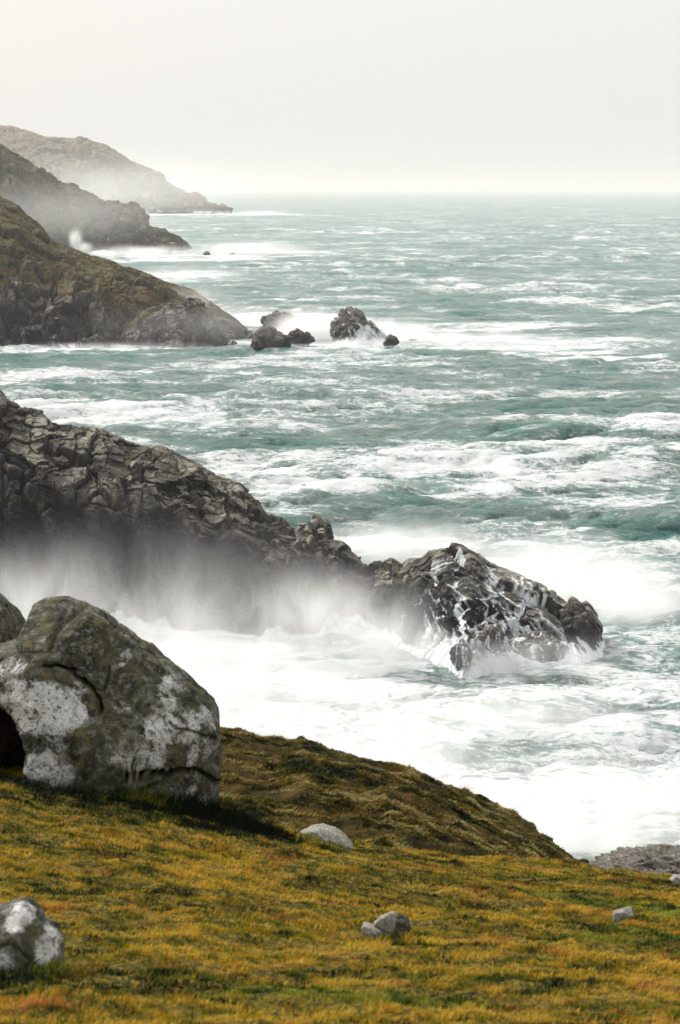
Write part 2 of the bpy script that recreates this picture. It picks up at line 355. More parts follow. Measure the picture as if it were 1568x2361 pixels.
LAST = {}
RT2 = np.array([[.94, .30, -.17], [-.34, .87, -.35], [.04, .39, .92]])
def crag(sc, amp, seed, tall=.5, tilt=.25):
    def f(p, h, u):
        q = np.c_[p[:, 0]+tilt*p[:, 2], p[:, 1], p[:, 2]*tall]/sc
        q = q+.10*np.c_[fbm(q, 2, seed+60), fbm(q, 2, seed+61), fbm(q, 2, seed+62)]
        _, e1, v1 = voro(q, seed, True); _, e2, v2 = voro(q@RT2*2.3, seed+20, True); _, e3, v3 = voro(q*5.3, seed+40, True)
        LAST['cell'] = np.clip(.5+.45*(v1-.5)+.6*(v2-.5)+.35*(v3-.5), 0, 1)
        bed = (p[:, 2]+.35*p[:, 0]+amp*2.2*fbm(p/(sc*2.2), 2, seed+50))/(sc*.62); fr = bed-np.floor(bed)
        d = amp*((v1-.5)*2.4+(v2-.5)*.95+(v3-.5)*.28-.8*(1-sstep(0, .07, e1))-.4*(1-sstep(0, .06, e2)))
        return d+amp*(.55*(fr**2-.4)+.55*ridged(q*.45, 3, seed+3)+.2*fbm(q*3, 4, seed+9))
    return f

# near headland ------------------------------------------------------
RN = [(-700, 700, 372), (-300, 800, 362), (-100, 865, 356), (0, 905, 352), (30, 932, 350), (60, 946, 350), (100, 955, 349), (135, 972, 348), (200, 988, 347), (245, 992, 346), (300, 1020, 345), (360, 1030, 344), (400, 1046, 343),
      (450, 1070, 341), (500, 1100, 340), (550, 1120, 338), (590, 1155, 337), (612, 1185, 336), (660, 1200, 335), (705, 1218, 334), (742, 1213, 333), (754, 1240, 333), (790, 1250, 332), (830, 1285, 330), (848, 1306, 329), (858, 1292, 329),
      (905, 1292, 328), (925, 1306, 327), (950, 1287, 326), (975, 1282, 325), (988, 1268, 325), (1045, 1267, 324), (1085, 1282, 323), (1120, 1312, 322), (1160, 1326, 321), (1200, 1342, 320), (1240, 1352, 319), (1280, 1372, 318), (1312, 1390, 317),
      (1325, 1382, 317), (1350, 1402, 316), (1375, 1437, 315), (1388, 1462, 315), (1410, 1510, 315)]
def prof_near(a, u):
    cl = sstep(-.02, .42, a)*.60+.40*a**1.2                # cliff on the left
    dm = np.sin(a*np.pi/2)**.85                            # dome with low ledges at the tip
    k = sstep(560, 1000, u)
    g = cl*(1-k)+dm*k
    return g
def foam_near(p, hgt, uu):
    nt, nx, _ = p.shape; rng = np.random.RandomState(4); src = []
    cols = np.where((uu > 975) & (uu < 1370))[0]; tf = int(.68*nt)
    for _ in range(750):
        c = int(cols[0]+(cols[-1]-cols[0])*rng.beta(1.5, 1.4)); r = int(tf*(.55+.40*rng.rand())); src.append((r, c))
        if 1040 < uu[c] < 1110: src += [(min(int(tf*.93), nt-1), c)]*2
    cols = np.where((uu > 380) & (uu < 930))[0]
    for _ in range(14):
        src.append((int(tf*(.45+.35*rng.rand())), int(rng.choice(cols))))
    acc = flow_foam(p, src, 400, 3)
    a = np.clip(acc, 0, 9)/4.6
    for _ in range(3): a = (a+np.roll(a, 1, 1)*.55+np.roll(a, -1, 1)*.55+np.roll(a, 1, 0)*.4+np.roll(a, -1, 0)*.4)/2.45
    k = sstep(930, 1020, uu)[None, :]
    low = sstep(.45, .0, hgt)*k*.75+sstep(.9, .1, p[:, :, 2])*.6
    k2 = np.exp(-((uu-1220)/130)**2)[None, :]*sstep(.95, .3, hgt)*.30+np.exp(-((uu-1000)/35)**2)[None, :]*sstep(.9, .3, hgt)*.2
    fl = p.reshape(-1, 3); th = ridged(np.c_[(fl[:, 0]+.5*fl[:, 2])/1.0, fl[:, 1]/2, fl[:, 2]/4.5], 4, 401).reshape(nt, nx)
    k2 = k2+k*sstep(.15, .85, th)*(.75*sstep(1.0, .25, hgt)+.08)
    low = low+sstep(1.2, .0, p[:, :, 2]-3.2*np.clip(fbm(np.c_[p[:, :, 0].ravel()/5, 0*p[:, :, 0].ravel(), p[:, :, 2].ravel()/9], 4, 303).reshape(nt, nx)+.1, 0, 1))*(1-k)*.9
    return np.clip(a**.8, 0, 1.1)*(.55+.45*k)+low+k2
near, NP = headland('headland', RN, [(-700, 30), (0, 30), (600, 22), (900, 14), (980, 19), (1080, 29), (1250, 28), (1350, 20), (1410, 10)], [(-700, 60), (0, 40), (600, 25), (1000, 16), (1400, 6)],
    860, 340, MAT['near_rock'], prof_near, lambda p, h, u: crag(7.0, 1.0, 2, .5)(p, h, u)*np.where(u > 900, .8, 1.0), foamf=foam_near, wet=.05)
tag(near, 'dark craggy headland sloping down to surf with white water streaming off its tip', kind='structure')

# middle headland ----------------------------------------------------
R2 = [(-900, 150, 1120), (-300, 330, 1080), (-120, 400, 1060), (0, 449, 1050), (40, 470, 1045), (80, 507, 1040), (120, 550, 1030), (160, 572, 1022), (200, 590, 1015), (250, 602, 1010), (290, 620, 1005), (340, 631, 1000),
      (400, 650, 992), (450, 668, 985), (480, 690, 980), (510, 712, 975), (545, 735, 970), (575, 762, 966), (590, 800, 962)]
def turf2(p, h, u): return sstep(.30, .62, h+.15*fbm(p/30, 3, 77)-.25*sstep(250, 500, u)+.1)
mid, MP = headland('headland', R2, [(-900, 190), (0, 130), (300, 95), (450, 60), (590, 30)], [(-900, 200), (0, 100), (590, 40)], 520, 220, MAT['mid_cliff'],
    lambda a, u: .45*sstep(-.05, .30, a)+.55*a**1.15, lambda p, h, u: crag(15, 3.2, 5, .5)(p, h, u)*(1-.6*sstep(.35, .8, h))*(1-.6*sstep(350, 500, u))+7*(1-.8*sstep(300, 480, u))*ridged(p/np.array([42, 90, 120]), 3, 501)*sstep(1, .6, h), turf=turf2,
    foamf=lambda p, h, u: sstep(2.2, .2, p[:, :, 2])*1.0)
tag(mid, 'brown and green headland falling to low cliffs and surf in the middle distance', kind='structure')
# the rocky shoulder that stands out from its foot, joined into the same land
R2b = [(230, 800, 915), (300, 745, 915), (340, 715, 914), (380, 702, 912), (420, 704, 910), (436, 688, 909), (462, 692, 908), (480, 712, 907), (500, 735, 906), (512, 765, 905), (522, 790, 904), (532, 812, 903)]
sh, _p = headland('headland_shoulder', R2b, [(230, 8), (400, 22), (532, 10)], [(230, 60), (400, 60), (532, 20)], 200, 110, MAT['mid_cliff'],
    lambda a, u: np.sin(a*np.pi/2)**.8, lambda p, h, u: crag(8, 1.1, 15, .5)(p, h, u), turf=lambda p, h, u: sstep(.35, .9, h)*.7*sstep(500, 330, u), foamf=lambda p, h, u: sstep(2.0, .2, p[:, :, 2]))
sh.parent = mid

# third headland -----------------------------------------------------
R3 = [(-700, 110, 2450), (-200, 245, 2400), (-60, 300, 2380), (0, 335, 2360), (40, 362, 2350), (90, 400, 2340), (130, 420, 2330), (165, 424, 2320), (200, 440, 2310), (245, 461, 2300), (300, 465, 2290), (318, 470, 2285), (331, 492, 2280), (334, 520, 2270), (380, 530, 2260),
      (410, 546, 2250), (430, 562, 2240), (442, 580, 2235), (450, 596, 2230)]
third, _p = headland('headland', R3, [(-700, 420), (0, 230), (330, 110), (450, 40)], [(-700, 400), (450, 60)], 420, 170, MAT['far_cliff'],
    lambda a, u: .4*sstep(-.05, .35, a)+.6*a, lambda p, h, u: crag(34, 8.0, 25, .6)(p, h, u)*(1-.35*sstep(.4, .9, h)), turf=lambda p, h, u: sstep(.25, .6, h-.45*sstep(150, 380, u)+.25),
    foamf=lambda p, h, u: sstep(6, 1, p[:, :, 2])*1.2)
tag(third, 'hazy grey-brown headland with a blocky cliff edge beyond the middle one', kind='structure')
# far hill -------------------------------------------------------------
R4 = [(-500, 290, 6800), (-60, 282, 6600), (0, 286, 6550), (60, 298, 6500), (110, 313, 6460), (174, 319, 6420), (180, 315, 6420), (215, 326, 6400), (240, 333, 6380), (262, 346, 6360), (300, 371, 6330), (330, 381, 6300), (350, 386, 6280), (374, 396, 6260), (383, 414, 6250), (410, 430, 6230),
      (430, 441, 6200), (455, 439, 6180), (472, 450, 6160), (484, 468, 6140), (500, 476, 6120), (508, 470, 6115), (514, 474, 6110), (522, 488, 6100), (532, 495, 6090)]
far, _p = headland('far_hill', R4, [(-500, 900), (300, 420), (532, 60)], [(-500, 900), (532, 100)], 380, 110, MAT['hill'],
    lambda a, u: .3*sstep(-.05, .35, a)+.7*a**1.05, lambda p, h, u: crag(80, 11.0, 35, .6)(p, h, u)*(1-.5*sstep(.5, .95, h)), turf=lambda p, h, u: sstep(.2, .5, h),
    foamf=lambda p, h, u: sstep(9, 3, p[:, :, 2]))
tag(far, 'pale faraway hill running down to the sea, almost lost in haze', kind='structure')

# ------------------------------------------------------------------ rocks shaped by an outline with real depth
def ico(sub):
    import bmesh
    bm = bmesh.new(); bmesh.ops.create_icosphere(bm, subdivisions=sub, radius=1.0)
    v = np.array([x.co[:] for x in bm.verts]); f = np.array([[x.index for x in fc.verts] for fc in bm.faces]); bm.free(); return v, f
ICO = {}
def rock(name, outline, Y, depth, mat, label, cat='rock', group=None, sub=5, amp=.05, sc=.5, seed=1, box=.75, grooves=(), pale=(), dents=(), recess_shade=(), foam=None, lean=0.0, ncut=14, cuts=(), bed=None, smooth=True, tall=1.0):
    """outline: (u, v) points round the rock as seen from the eye; Y its distance; depth its half thickness front to back"""
    if sub not in ICO: ICO[sub] = ico(sub)
    d, f = ICO[sub]; d = d.copy()
    o = np.array(outline, float); o = np.concatenate([o[i]+(o[(i+1) % len(o)]-o[i])*np.linspace(0, 1, 14, endpoint=False)[:, None] for i in range(len(o))])
    c = np.array([(o[:, 0].min()+o[:, 0].max())/2, (o[:, 1].min()+o[:, 1].max())/2])
    W = np.array([P(u, v, Y) for u, v in o]); C = P(c[0], c[1], Y)
    ang = np.arctan2(W[:, 2]-C[2], W[:, 0]-C[0]); rad = np.hypot(W[:, 2]-C[2], W[:, 0]-C[0])
    k = np.argsort(ang); ang, rad = ang[k], rad[k]; ang = np.r_[ang-2*np.pi, ang, ang+2*np.pi]; rad = np.r_[rad, rad, rad]
    th = np.arctan2(d[:, 2], d[:, 0]); rho = np.hypot(d[:, 0], d[:, 2])
    Rr = np.interp(th, ang, rad)
    rb = rho**box; yb = np.sign(d[:, 1])*np.abs(d[:, 1])**box
    p = np.c_[Rr*rb*np.cos(th), yb*depth, Rr*rb*np.sin(th)]
    p[:, 1] += lean*p[:, 2]
    size = rad.mean(); rg = np.random.RandomState(seed*7+1)
    for kk in range(ncut):                       # flat fracture faces, more of them facing the eye
        nn = rg.normal(size=3); nn[1] = -abs(nn[1])*1.2 if kk % 3 else nn[1]; nn /= np.linalg.norm(nn)
        h_ = p@nn; kq = h_.max()*(.74+.14*rg.rand() if abs(nn[1]) > .35 else .88+.08*rg.rand()); p -= np.clip(h_-kq, 0, None)[:, None]*nn*.93
    for nn, kf in cuts:
        nn = np.array(nn, float); nn /= np.linalg.norm(nn); h_ = p@nn; kq = h_.max()*kf; p -= np.clip(h_-kq, 0, None)[:, None]*nn*.96
    nrm = p/np.array([size, depth, size])**2; nrm /= np.linalg.norm(nrm, axis=1, keepdims=True)+1e-9
    q = p/sc; q[:, 2] *= tall; q += seed*3.7
    q = q+.2*np.c_[fbm(q, 2, seed+60), fbm(q, 2, seed+61), fbm(q, 2, seed+62)]
    _, e1, v1 = voro(q, seed); _, e2, v2 = voro(q*2.7, seed+5)
    dd = amp*((v1-.5)*1.4+(v2-.5)*.6-.5*(1-sstep(0, .1, e1))+.9*fbm(q*.8, 5, seed+2)+.25*fbm(q*5, 3, seed+8))
    if bed:
        bb = (p[:, 2]+.22*p[:, 0]+bed[1]*.9*fbm(p/np.array([1.2, .5, .4]), 3, seed+90))/bed[0]; fr = bb-np.floor(bb)
        dd = dd+bed[1]*(fr-.5)*(.6+.8*_r(np.floor(bb).astype(int), 0*bb.astype(int), 0*bb.astype(int), seed))
    p = p+nrm*dd[:, None]
    w3 = p+C
    # positions in frame units, used only to place cracks and patches where the real rock has them
    pu = w3[:, 0]/Y*F+U0; pv = V0+(H-w3[:, 2])/Y*F
    front = d[:, 1] < .15
    att = {'cell': np.clip(.5+.5*(v1-.5)+.4*(v2-.5), 0, 1), 'pale': np.zeros(len(p)), 'recess_shade': np.zeros(len(p)), 'hgt': np.clip(w3[:, 2]/max(W[:, 2].max(), .1), 0, 1), 'turf': np.zeros(len(p)), 'foam': np.zeros(len(p))}
    wob = fbm(w3*3.1, 4, seed+77, .65)*14
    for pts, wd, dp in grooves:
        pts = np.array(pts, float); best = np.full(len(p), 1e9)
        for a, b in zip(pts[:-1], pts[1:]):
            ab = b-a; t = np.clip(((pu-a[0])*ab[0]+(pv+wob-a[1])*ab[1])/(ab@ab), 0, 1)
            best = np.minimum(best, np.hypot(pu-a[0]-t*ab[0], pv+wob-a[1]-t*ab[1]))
        g = np.exp(-(best/wd)**2)*front; p[:, 1] += g*dp; p[:, 2] -= 0; att['recess_shade'] = np.maximum(att['recess_shade'], g*.7)
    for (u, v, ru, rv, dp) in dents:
        q2 = ((pu+2*wob-u)/ru)**2+((pv+2*wob-v)/rv)**2; g = (1-sstep(.55, 1.1, q2))*front; p[:, 1] += g*dp; att['recess_shade'] = np.maximum(att['recess_shade'], g)  # the overhang's shadow goes into the colour along with the dent
    for (u, v, ru, rv, st) in pale:
        q2 = ((pu+wob*1.5-u)/ru)**2+((pv-wob-v)/rv)**2; att['pale'] += st*(1-sstep(.3, 1.3, q2))*front
    if foam is not None: att['foam'] = foam(w3, pu, pv, att['hgt'])
    ob = mesh_obj(name, p, f, mat, smooth=smooth, attrs=att); ob.location = C
    tag(ob, label, cat, group)
    return ob

# sea rocks in the middle distance
wash = lambda w3, pu, pv, h: sstep(2.2, -.5, w3[:, 2])*1.0
G2 = 'rocks in the surf off the middle headland'
MR = rock_mat('wet_skerry_rock', .3, (.03, .028, .027), (.13, .12, .105), wet_top=.45)
rock('sea_rock', [(602, 745), (600, 732), (615, 724), (640, 720), (668, 724), (680, 735), (680, 748), (660, 757), (635, 758), (612, 756), (640, 800), (610, 800), (670, 800)], 1010, 9, MR, 'rounded dark rock standing in spray behind the pointed one', group=G2, amp=1.2, sc=6, seed=3, foam=wash)
rock('sea_rock', [(580, 795), (590, 768), (604, 754), (622, 756), (642, 768), (668, 776), (672, 795), (664, 822), (620, 840), (586, 825)], 872, 8, MR, 'pointed dark rock with surf breaking round its foot, nearest of the three beside the cape', group=G2, amp=.8, sc=5, seed=5, foam=wash, ncut=8)
rock('sea_rock', [(662, 785), (672, 765), (688, 757), (705, 765), (718, 775), (722, 785), (700, 800), (670, 800)], 915, 7, MR, 'low dark rock touching the pointed rock on the open sea side', group=G2, amp=1.0, sc=5, seed=8, foam=wash)
def stackfoam(w3, pu, pv, h):
    st = ridged(np.c_[w3[:, 0]/3.2+w3[:, 2]/3.5, w3[:, 1]/6, w3[:, 2]/14], 4, 9)
    return sstep(.45, .9, st+.5*sstep(800, 850, pu)*sstep(735, 760, pv))*.75+sstep(2.0, -.5, w3[:, 2])
rock('sea_stack', [(762, 745), (775, 728), (780, 716), (800, 713), (825, 714), (838, 722), (842, 738), (856, 752), (882, 770), (908, 790), (920, 815), (850, 825), (775, 820), (772, 780)], 935, 11, MR, 'tall flat-topped sea stack with white water running down its sloping side', 'sea stack', group=G2, amp=1.5, sc=6, seed=11, foam=stackfoam)
rock('sea_rock', [(884, 790), (886, 775), (900, 770), (914, 778), (918, 792), (905, 802), (890, 802)], 905, 4, MR, 'small dark rock at the seaward foot of the sea stack', group=G2, amp=.7, sc=4, seed=13, sub=4, foam=wash)
rock('sea_rock', [(938, 788), (950, 781), (965, 784), (972, 790), (955, 796), (940, 796)], 935, 3, MR, 'tiny rock awash just seaward of the small dark rock', group=G2, amp=.5, sc=4, seed=15, sub=4, foam=wash)
rock('sea_rock', [(992, 778), (1005, 772), (1025, 773), (1032, 779), (1012, 786), (996, 785)], 955, 4, MR, 'low flat rock barely above the white surf, farthest out of all', group=G2, amp=.5, sc=4, seed=17, sub=4, foam=wash)
rock('sea_rock', [(512, 800), (520, 786), (540, 784), (560, 798), (577, 812), (570, 825), (530, 822)], 885, 4, MR, 'low slanting rock ledge at the end of the middle headland', group=G2, amp=.8, sc=4, seed=19, sub=5, foam=lambda w3, pu, pv, h: sstep(.5, .8, ridged(w3/4, 3, 4))*.6+sstep(1.5, -.5, w3[:, 2]))
rock('sea_rock', [(203, 792), (212, 774), (225, 770), (240, 782), (246, 795), (225, 804)], 905, 4, MR, 'small rock in the surf under the green headland cliff', group=G2, amp=.7, sc=4, seed=21, sub=4, foam=wash)
G3 = 'rocks in the surf off the third headland'
rock('sea_rock', [(466, 586), (472, 579), (481, 580), (486, 587), (476, 592)], 2180, 5, MR, 'tiny rock in white surf just off the third headland', group=G3, amp=1, sc=8, seed=23, sub=4)
rock('sea_rock', [(526, 588), (532, 582), (541, 583), (544, 589), (535, 593)], 2175, 4, MR, 'tiny rock in white surf farther off the third headland', group=G3, amp=1, sc=8, seed=25, sub=4)
# rocks in the wash below the tip
wash2 = lambda w3, pu, pv, h: sstep(.25, .9, ridged(np.c_[w3[:, 0]/.7, w3[:, 1]/.9, w3[:, 2]/2.5], 4, 7)+.35*sstep(2, 0, w3[:, 2]))*.9+sstep(.7, -.2, w3[:, 2])
G1 = 'wet rocks in the white water below the headland tip'
rock('wet_rock', [(1035, 1505), (1045, 1488), (1065, 1482), (1085, 1490), (1092, 1515), (1085, 1540), (1050, 1545)], 296, 1.5, MAT['tip_rock'], 'small wet rock standing alone in foam before the headland tip', group=G1, amp=.22, sc=1.2, seed=31, foam=wash2)
rock('wet_rock', [(1105, 1475), (1120, 1452), (1145, 1440), (1175, 1450), (1182, 1475), (1175, 1500), (1130, 1505)], 297, 2.2, MAT['tip_rock'], 'broad dark rock under the main cascade of the headland tip', group=G1, amp=.3, sc=1.5, seed=33, foam=wash2)
rock('wet_rock', [(1175, 1480), (1200, 1458), (1245, 1462), (1290, 1480), (1320, 1505), (1300, 1525), (1240, 1520), (1190, 1510)], 296, 2.2, MAT['tip_rock'], 'long low rock ledge awash at the foot of the headland tip', group=G1, amp=.3, sc=1.6, seed=35, foam=wash2)
rock('wet_rock', [(1290, 1420), (1300, 1395), (1325, 1380), (1350, 1402), (1378, 1440), (1390, 1470), (1370, 1500), (1310, 1490)], 309, 3, MAT['tip_rock'], 'smooth dark hump of rock at the seaward end of the headland', group=G1, amp=.35, sc=2, seed=37, foam=lambda w3, pu, pv, h: sstep(.6, -.2, w3[:, 2]))

# ------------------------------------------------------------------ near ground
GC = np.array([  # u, v, Y control points on the near turf
    (-900, 2361, 12), (-300, 2340, 12), (0, 2330, 12), (784, 2361, 12.5), (1568, 2361, 12.8), (2300, 2380, 13), (0, 2100, 17.5), (-500, 2050, 18), (784, 2120, 19), (1568, 2170, 19), (2200, 2230, 19),
    (-500, 1760, 24), (0, 1800, 24), (250, 1835, 24.5), (500, 1885, 25), (900, 2010, 25.5), (1300, 2050, 26), (1700, 2090, 26), (-300, 1760, 28), (300, 1840, 28), (700, 1935, 29), (1000, 1982, 30.5), (1370, 2000, 32), (1568, 2030, 32), (2000, 2090, 33),
    (784, 2700, 6), (0, 2700, 6), (1568, 2700, 6), (784, 3300, 3), (0, 2900, 4), (1568, 3300, 3)])
gp = np.array([P(*q) for q in GC])
def _tps(a, b): r = np.sqrt((a[:, None, 0]-b[None, :, 0])**2+(a[:, None, 1]-b[None, :, 1])**2)+1e-9; return r*r*np.log(r)
nC = len(gp); A = np.zeros((nC+3, nC+3)); A[:nC, :nC] = _tps(gp, gp)+np.eye(nC)*1.5; A[:nC, nC:] = np.c_[np.ones(nC), gp[:, :2]]; A[nC:, :nC] = A[:nC, nC:].T
cw = np.linalg.solve(A, np.r_[gp[:, 2], 0, 0, 0])
def ground_z(x, y, rough=True):
    q = np.c_[x, y]; out = np.zeros(len(q))
    for i in range(0, len(q), 200000):
        s = q[i:i+200000]; out[i:i+200000] = _tps(s, gp)@cw[:nC]+cw[nC]+s@cw[nC+1:]
    # over the brow the turf falls away
    brow = 31.0+x*.22; out -= np.clip(y-brow, 0, None)**1.6*.16
    if rough:
        z0 = 0*x
        out += .07*fbm(np.c_[x/1.3, y/.9, z0], 3, 91)+.05*ridged(np.c_[x/.7, y/.28, z0], 3, 95)+.018*fbm(np.c_[x/.12, y/.12, z0], 2, 99)
    return out
gm = M('turf_soil')
gpz = gm.mapped((1, 1, 1))
gm.surface(gm.mix(gm.ramp(gm.noise(gpz, 16, 7, .8), .42, .60), (.030, .034, .007), (.22, .15, .02)), .95, gm.noise(gpz, 22, 4, .7), .8, .06, spec=.1)
gy = np.linspace(1.5, 46, 420); gx = np.linspace(-1, 1, 300)
GX = gx[None, :]*(3+gy[:, None]*.30); GY = np.repeat(gy[:, None], 300, 1)
gz = ground_z(GX.ravel(), GY.ravel())
tag(mesh_obj('ground', np.c_[GX.ravel(), GY.ravel(), gz], grid_faces(420, 300), gm.m), 'gently sloping clifftop ground under golden winter grass', kind='structure')

# hillside beyond: loft with a traced skyline
RH = [(-900, 1560, 72), (-200, 1640, 70), (200, 1668, 67), (510, 1692, 64), (560, 1705, 63.5), (640, 1721, 63), (700, 1722, 62.5), (730, 1735, 62), (760, 1752, 61.5), (830, 1770, 60.5), (900, 1781, 59.5), (950, 1785, 59), (965, 1795, 59), (1000, 1815, 58), (1080, 1840, 57), (1150, 1876, 55.5),
      (1220, 1912, 54), (1280, 1947, 52.5), (1330, 1987, 51), (1375, 2003, 50), (1450, 2018, 49), (1568, 2040, 48), (1900, 2100, 47), (2400, 2200, 46)]
rh = np.array([P(*q) for q in RH])
def hill_pt(s, t):                              # s 0..1 along, t 0..1 front foot to ridge, 1..2 seaward cliff
    k = np.linspace(0, 1, len(RH)); uu = np.interp(s, HK, [q[0] for q in RH])
    x = np.interp(s, HK, rh[:, 0]); y = np.interp(s, HK, rh[:, 1]); z = np.interp(s, HK, rh[:, 2])
    yf = 33.0; zf = H-(2120-V0)/F*33+.0*x
    a = np.clip(t, 0, 1); b = np.clip(t-1, 0, 1)
    Y = yf+(y-yf)*a; g = a**.82
    Z = (zf-.0)+(z-zf)*g + 1.1*np.sin(np.pi*a)*sstep(1500, 700, uu)
    X = x*Y/y
    X = X+b*3; Y = Y+b*16; Z = Z-(b**1.25)*58
    return X, Y, Z
HK = np.r_[0, np.cumsum(np.hypot(np.diff(rh[:, 0]), np.diff(rh[:, 2])))]; HK /= HK[-1]
def hill_rough(X, Y, Z):
    o = 0*X
    return .10*fbm(np.c_[X/2.2, Y/2.2, o], 3, 71)+.17*ridged(np.c_[X/1.5, Y/1.0, o], 4, 75)+.06*fbm(np.c_[X/.3, Y/.3, o], 3, 79)
hs_, ht_ = np.meshgrid(np.linspace(0, 1, 620), np.r_[np.linspace(0, 1, 260), np.linspace(1.01, 2, 60)])
hx, hy, hz = hill_pt(hs_.ravel(), ht_.ravel()); hz = hz+hill_rough(hx, hy, hz)
hm = M('heath_soil'); hp = hm.mapped((1, 1, 1))
hc = hm.mix(hm.ramp(hm.noise(hp, 1.4, 5, .7), .35, .65), (.028, .026, .006), (.10, .062, .013))
hm.surface(hc, .95, hm.noise(hp, 7, 5, .75), .9, .2, spec=.1)
tag(mesh_obj('hillside', np.c_[hx, hy, hz], grid_faces(320, 620), hm.m), 'tussocky brown and green hillside dropping to the sea behind the near turf', kind='structure')

# ------------------------------------------------------------------ boulders and stones on the turf
def gnd(u, Y):                                  # ground height straight below a column
    x = (u-U0)/F*Y; return float(ground_z(np.array([x]), np.array([Y]), False)[0])
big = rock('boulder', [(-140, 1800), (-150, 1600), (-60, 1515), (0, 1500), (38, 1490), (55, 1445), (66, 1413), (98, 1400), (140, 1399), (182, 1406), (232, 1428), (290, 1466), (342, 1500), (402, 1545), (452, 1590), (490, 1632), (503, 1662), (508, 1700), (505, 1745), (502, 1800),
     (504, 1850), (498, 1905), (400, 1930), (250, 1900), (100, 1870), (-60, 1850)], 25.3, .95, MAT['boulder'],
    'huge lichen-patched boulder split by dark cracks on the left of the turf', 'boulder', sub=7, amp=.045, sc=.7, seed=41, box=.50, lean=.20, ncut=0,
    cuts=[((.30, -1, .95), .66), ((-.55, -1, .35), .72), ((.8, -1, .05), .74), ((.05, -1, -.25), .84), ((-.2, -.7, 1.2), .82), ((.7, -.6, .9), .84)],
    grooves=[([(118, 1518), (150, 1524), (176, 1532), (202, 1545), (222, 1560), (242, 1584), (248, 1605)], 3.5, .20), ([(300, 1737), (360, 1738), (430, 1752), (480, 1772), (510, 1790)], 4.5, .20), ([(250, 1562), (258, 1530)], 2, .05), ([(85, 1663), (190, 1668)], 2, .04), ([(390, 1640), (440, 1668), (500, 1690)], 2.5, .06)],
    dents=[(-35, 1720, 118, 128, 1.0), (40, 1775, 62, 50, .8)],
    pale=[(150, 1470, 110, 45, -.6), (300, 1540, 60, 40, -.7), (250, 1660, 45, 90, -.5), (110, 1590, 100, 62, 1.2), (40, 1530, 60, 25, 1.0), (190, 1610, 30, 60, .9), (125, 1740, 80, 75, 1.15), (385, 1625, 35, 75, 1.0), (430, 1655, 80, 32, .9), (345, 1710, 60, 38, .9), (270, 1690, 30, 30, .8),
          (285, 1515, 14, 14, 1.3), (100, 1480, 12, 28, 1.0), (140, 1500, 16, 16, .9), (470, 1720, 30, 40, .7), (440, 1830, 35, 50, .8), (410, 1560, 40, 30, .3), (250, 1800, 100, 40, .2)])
rock('boulder', [(-160, 1620), (-160, 1420), (-80, 1360), (-20, 1365), (0, 1382), (20, 1400), (40, 1425), (48, 1445), (52, 1500), (50, 1620)], 28.5, .8, MAT['boulder_dark'],
    'dark speckled boulder half hidden behind the huge one at the picture edge', 'boulder', sub=6, amp=.04, sc=.5, seed=43, box=.65)
rock('boulder', [(-130, 2250), (-100, 2150), (-50, 2112), (0, 2101), (30, 2092), (66, 2090), (82, 2106), (100, 2132), (125, 2150), (140, 2170), (147, 2218), (128, 2240), (90, 2275), (0, 2330), (-100, 2350)], 14.6, .36, MAT['boulder'],
    'black and white boulder cut by the picture edge, lowest on the golden turf', 'boulder', sub=6, amp=.022, sc=.3, seed=47, box=.55, ncut=14, cuts=[((.8, -.8, .5), .70), ((-.3, -.8, 1), .78)],
    pale=[(55, 2106, 38, 20, 1.4), (112, 2180, 26, 48, 1.4), (5, 2225, 55, 50, 1.5), (28, 2165, 14, 14, .6), (-40, 2150, 20, 20, .4), (75, 2225, 20, 40, -.8), (20, 2135, 25, 15, -.5)])
def stone(outline, Y, label, depth=.15, seed=1, mat='stone', sub=4, amp=.007, cat='stone', box=.38, ncut=7, **k):
    return rock('stone', outline, Y, depth, MAT[mat], label, cat, group='stones lying in the turf', sub=sub, amp=amp, sc=.12, seed=seed, box=box, ncut=ncut, cuts=[((.25, -.7, 1), .70), ((-.3, -1, .3), .72)], **k)
stone([(683, 1955), (690, 1925), (715, 1912), (745, 1908), (775, 1917), (800, 1935), (815, 1955), (790, 1985), (710, 1985)], 28.2, 'broad white stone at the brow of the turf right of the huge boulder', .30, 51, sub=5)
stone([(268, 1922), (275, 1914), (292, 1911), (308, 1918), (310, 1926), (290, 1932)], 22.6, 'little white stone in the grass below the huge boulder', .07, 53)
stone([(1012, 1940), (1018, 1928), (1030, 1930), (1036, 1938), (1048, 1941), (1048, 1950), (1025, 1952)], 43.0, 'small grey stone poking out of the heath on the hillside', .15, 55)
stone([(830, 2140), (840, 2130), (862, 2138), (884, 2150), (888, 2160), (860, 2160), (836, 2152)], 17.4, 'flat pale stone lying beside a tilted dark stone', .08, 57)
stone([(868, 2150), (862, 2128), (885, 2112), (912, 2103), (915, 2120), (905, 2145)], 17.45, 'pale slab propped against the tilted dark stone', .05, 59)
stone([(890, 2155), (898, 2122), (920, 2105), (940, 2115), (952, 2145), (930, 2165)], 17.8, 'tilted dark stone behind two pale stones in the golden grass', .06, 61, 'dark_stone')
stone([(1412, 2116), (1414, 2104), (1440, 2096), (1458, 2093), (1460, 2106), (1430, 2124), (1416, 2128)], 18.3, 'pale oblong stone lying in the turf at the far right', .07, 63)
stone([(1546, 2030), (1556, 2021), (1572, 2020), (1585, 2028), (1580, 2038), (1555, 2038)], 26.5, 'whitish stone by the ledged outcrop at the right edge', .1, 67)
